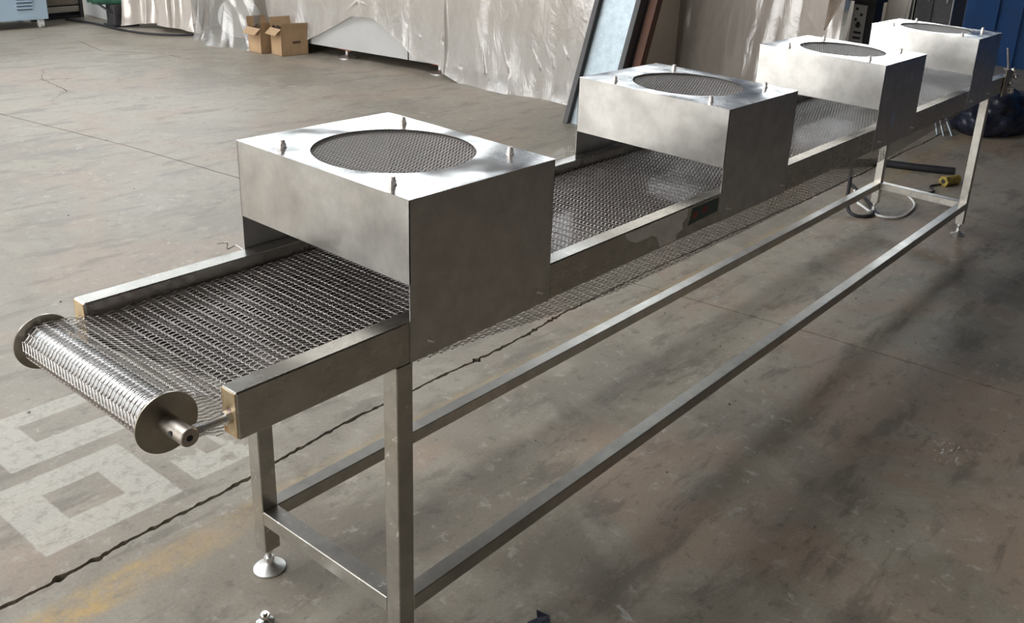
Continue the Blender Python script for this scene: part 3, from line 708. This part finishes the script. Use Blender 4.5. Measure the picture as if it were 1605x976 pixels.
# black column with control panel and wire guard
st = empty('black_column', (8.05, 2.06, 0), 'black machine column with slotted grey control plate between the third and fourth hoods', 'column')
box('post', (-.08, -.12, 0), (.12, .10, 1.9), 'black', st, .008)
box('post_flange', (-.14, -.14, 1.0), (.16, .14, 1.03), 'black', st, .004)
cp = box('control_plate', (-.10, -.045, .3), (-.082, .085, .97), 'greypanel', st, .004)
for z in (.60, .65, .70): box('slot', (-.103, -.02, z), (-.099, .055, z+.022), 'black', cp)
for z, y in ((.93, 0.05), (.88, .0), (.83, .05), (.80, .02)): cyl('button', (-.106, y, z), (-.10, y, z), .014, 'black', cp, n=14)
cyl('dial', (-.106, .02, .78), (-.10, .02, .78), .026, 'darkgrey', cp, n=18); cyl('dial', (-.108, .02, .78), (-.10, .02, .78), .010, 'black', cp, n=12)
gsa = []; gsb = []
def gp(u, v):  # curved guard surface
    return (6.84-.05*math.sin(u*2), 1.93-.02*v-.13*u*(.25+.75*min(1, v*2)), .84+.55*v+.03*u)
for i in range(22):
    for j in range(30):
        u, v = i/21, j/29
        if i < 21: gsa.append(gp(u, v)); gsb.append(gp(u+1/21, v))
        if j < 29: gsa.append(gp(u, v)); gsb.append(gp(u, v+1/29))
gd = tag(segs_mesh('wire_guard', gsa, gsb, .0022, 'guard'), 'tan curved wire mesh guard hanging left of the black column', 'guard')
cyl('guard_bar', (7.98, 2.06, 1.5), (6.82, 1.85, 1.36), .012, 'darkgrey', gd, n=8)
tube('rim', [gp(0, 0), gp(0, .5), gp(0, 1)], .006, 'guard', gd); tube('rim', [gp(1, 0), gp(1, .5), gp(1, 1)], .006, 'guard', gd); tube('rim', [gp(0, 0), gp(.5, 0), gp(1, 0)], .006, 'guard', gd)
# further goods: film bundle, grey cabinets
film('plastic_sheet', [(9.3, 2.75), (9.1, 2.6), (9.2, 2.45), (9.05, 2.3), (9.15, 2.15), (9.05, 2.02)], 1.6, .0, 'film_dull', 'pale plastic sheet hanging right of the black column above the farthest hood', [(.15, 1.4, .2, .3, .08, .03), (.5, 1.4, .45, .3, .08, .03)], N=120, K=50, amp=.04, seed=31)
for (y0, y1, mt, lab) in ((2.27, 2.6, 'darkgrey', 'dark grey metal cabinet behind the farthest hood, left of the light edged one'), (1.84, 2.25, 'greydark', 'tall grey metal cabinet with a light edge beside the blue partition')):
    if mt == 'greydark': MT[mt] = flat('grey_cabinet_paint', (.17, .165, .17), .5)
    c = empty('steel_cabinet', (10, y0, 0), lab, 'cabinet')
    box('cabinet_body', (0, 0, .05), (.5, y1-y0, 1.9), mt, c, .005)
    n = 2 if y1-y0 > .4 else 1
    for i in range(n):
        d = box('cabinet_door', (-.02, .008+(y1-y0)*i/n, .08), (0, (y1-y0)*(i+1)/n-.008, 1.87), mt, c, .003)
        box('door_handle', (-.04, (y1-y0)*i/n+.05, .9), (-.02, (y1-y0)*i/n+.065, 1.05), 'zinc', d)
    box('edge_strip', (-.024, -.012, .05), (.01, .002, 1.9), 'zinc', c)
# pale blue cabinet on castors, top left
bc = empty('blue_cabinet', (3.0, 9.6, 0), 'pale blue metal cabinet with louvres on castors at the top left corner', 'cabinet')
cb = box('cabinet_body', (0, 0, .09), (.97, .6, 1.3), 'paleblue', bc, .01)
for xx in (.66, .25):
    for z in (.20, .235, .27, .305, .34):
        box('louvre', (xx, -.008, z), (xx+.15, .0, z+.012), 'darkgrey', bc, .002, )
        box('louvre_hood', (xx-.005, -.016, z+.01), (xx+.155, .0, z+.02), 'paleblue', bc, .003)
for q in ((.90, .05), (.08, .05), (.90, .55), (.08, .55), (.45, .05)):
    bm = bmesh.new(); add_cyl(bm, (q[0]-.02, q[1], .04), (q[0]+.02, q[1], .04), .04, n=20); w1 = bm_obj('castor_wheel', bm, 'white', bc, auto=True)
    box('castor_fork', (q[0]-.028, q[1]-.025, .03), (q[0]+.028, q[1]+.025, .092), 'white', bc, .005)
# slatted bench
sb_ = empty('slatted_rack', (3.9, 10.05, 0), 'low rack of cream and brown boards between the pale blue cabinet and the white cabinet', 'rack', rz=.15)
for i, (z0, z1, m) in enumerate(((.07, .135, 'cream'), (.15, .255, 'guard'), (.265, .33, 'white'), (.345, .45, 'cream'), (.465, .57, 'guard'))):
    box('board', (.10, 0, z0), (.68, .03, z1), m, sb_, .003)
box('rack_back', (.10, .04, .02), (.68, .06, .6), 'black', sb_); box('rack_foot', (.10, -.01, 0), (.68, .05, .035), 'black', sb_)
box('rack_post', (.66, -.02, 0), (.70, .06, .62), 'darkgrey', sb_, .003)
tag(box('white_cabinet', (4.68, 9.72, .0), (5.5, 10.3, 1.4), 'white', None, .01), 'white metal cabinet standing left of the green motor', 'cabinet')
# green motor on dark stand
gm = empty('green_motor', (4.66, 9.42, 0), 'green electric motor on a dark stand at the top left beside wrapped goods', 'motor')
box('stand', (-.12, -.09, 0), (.10, .09, .24), 'darkgrey', gm, .01); box('stand_plate', (-.15, -.12, .0), (.14, .12, .02), 'black', gm, .004)
cyl('motor_body', (-.25, .12, .36), (.22, -.12, .36), .13, 'green', gm, n=32); cyl('motor_end', (-.29, .14, .36), (-.25, .12, .36), .11, 'green', gm, n=32)
for i in range(10):
    a = -1.2+i*.27; t_ = -.2+.04*i
    cyl('fin', (t_, -t_*.51, .36), (t_+.008, -(t_+.008)*.51, .36), .137, 'green', gm, n=32)
tube('motor_hose', [(-.25, .1, .3), (-.2, .0, .22), (-.1, -.08, .14), (-.05, -.1, .1)], .012, 'black', gm)
tag(tube('floor_hose', [(4.30, 9.95, .02), (4.42, 9.55, .02), (4.45, 9.05, .02), (4.55, 8.7, .02), (4.78, 8.45, .02), (5.0, 8.38, .02)], .013, 'black'), 'black hose curving over the floor from rack to plastic sheet', 'hose')
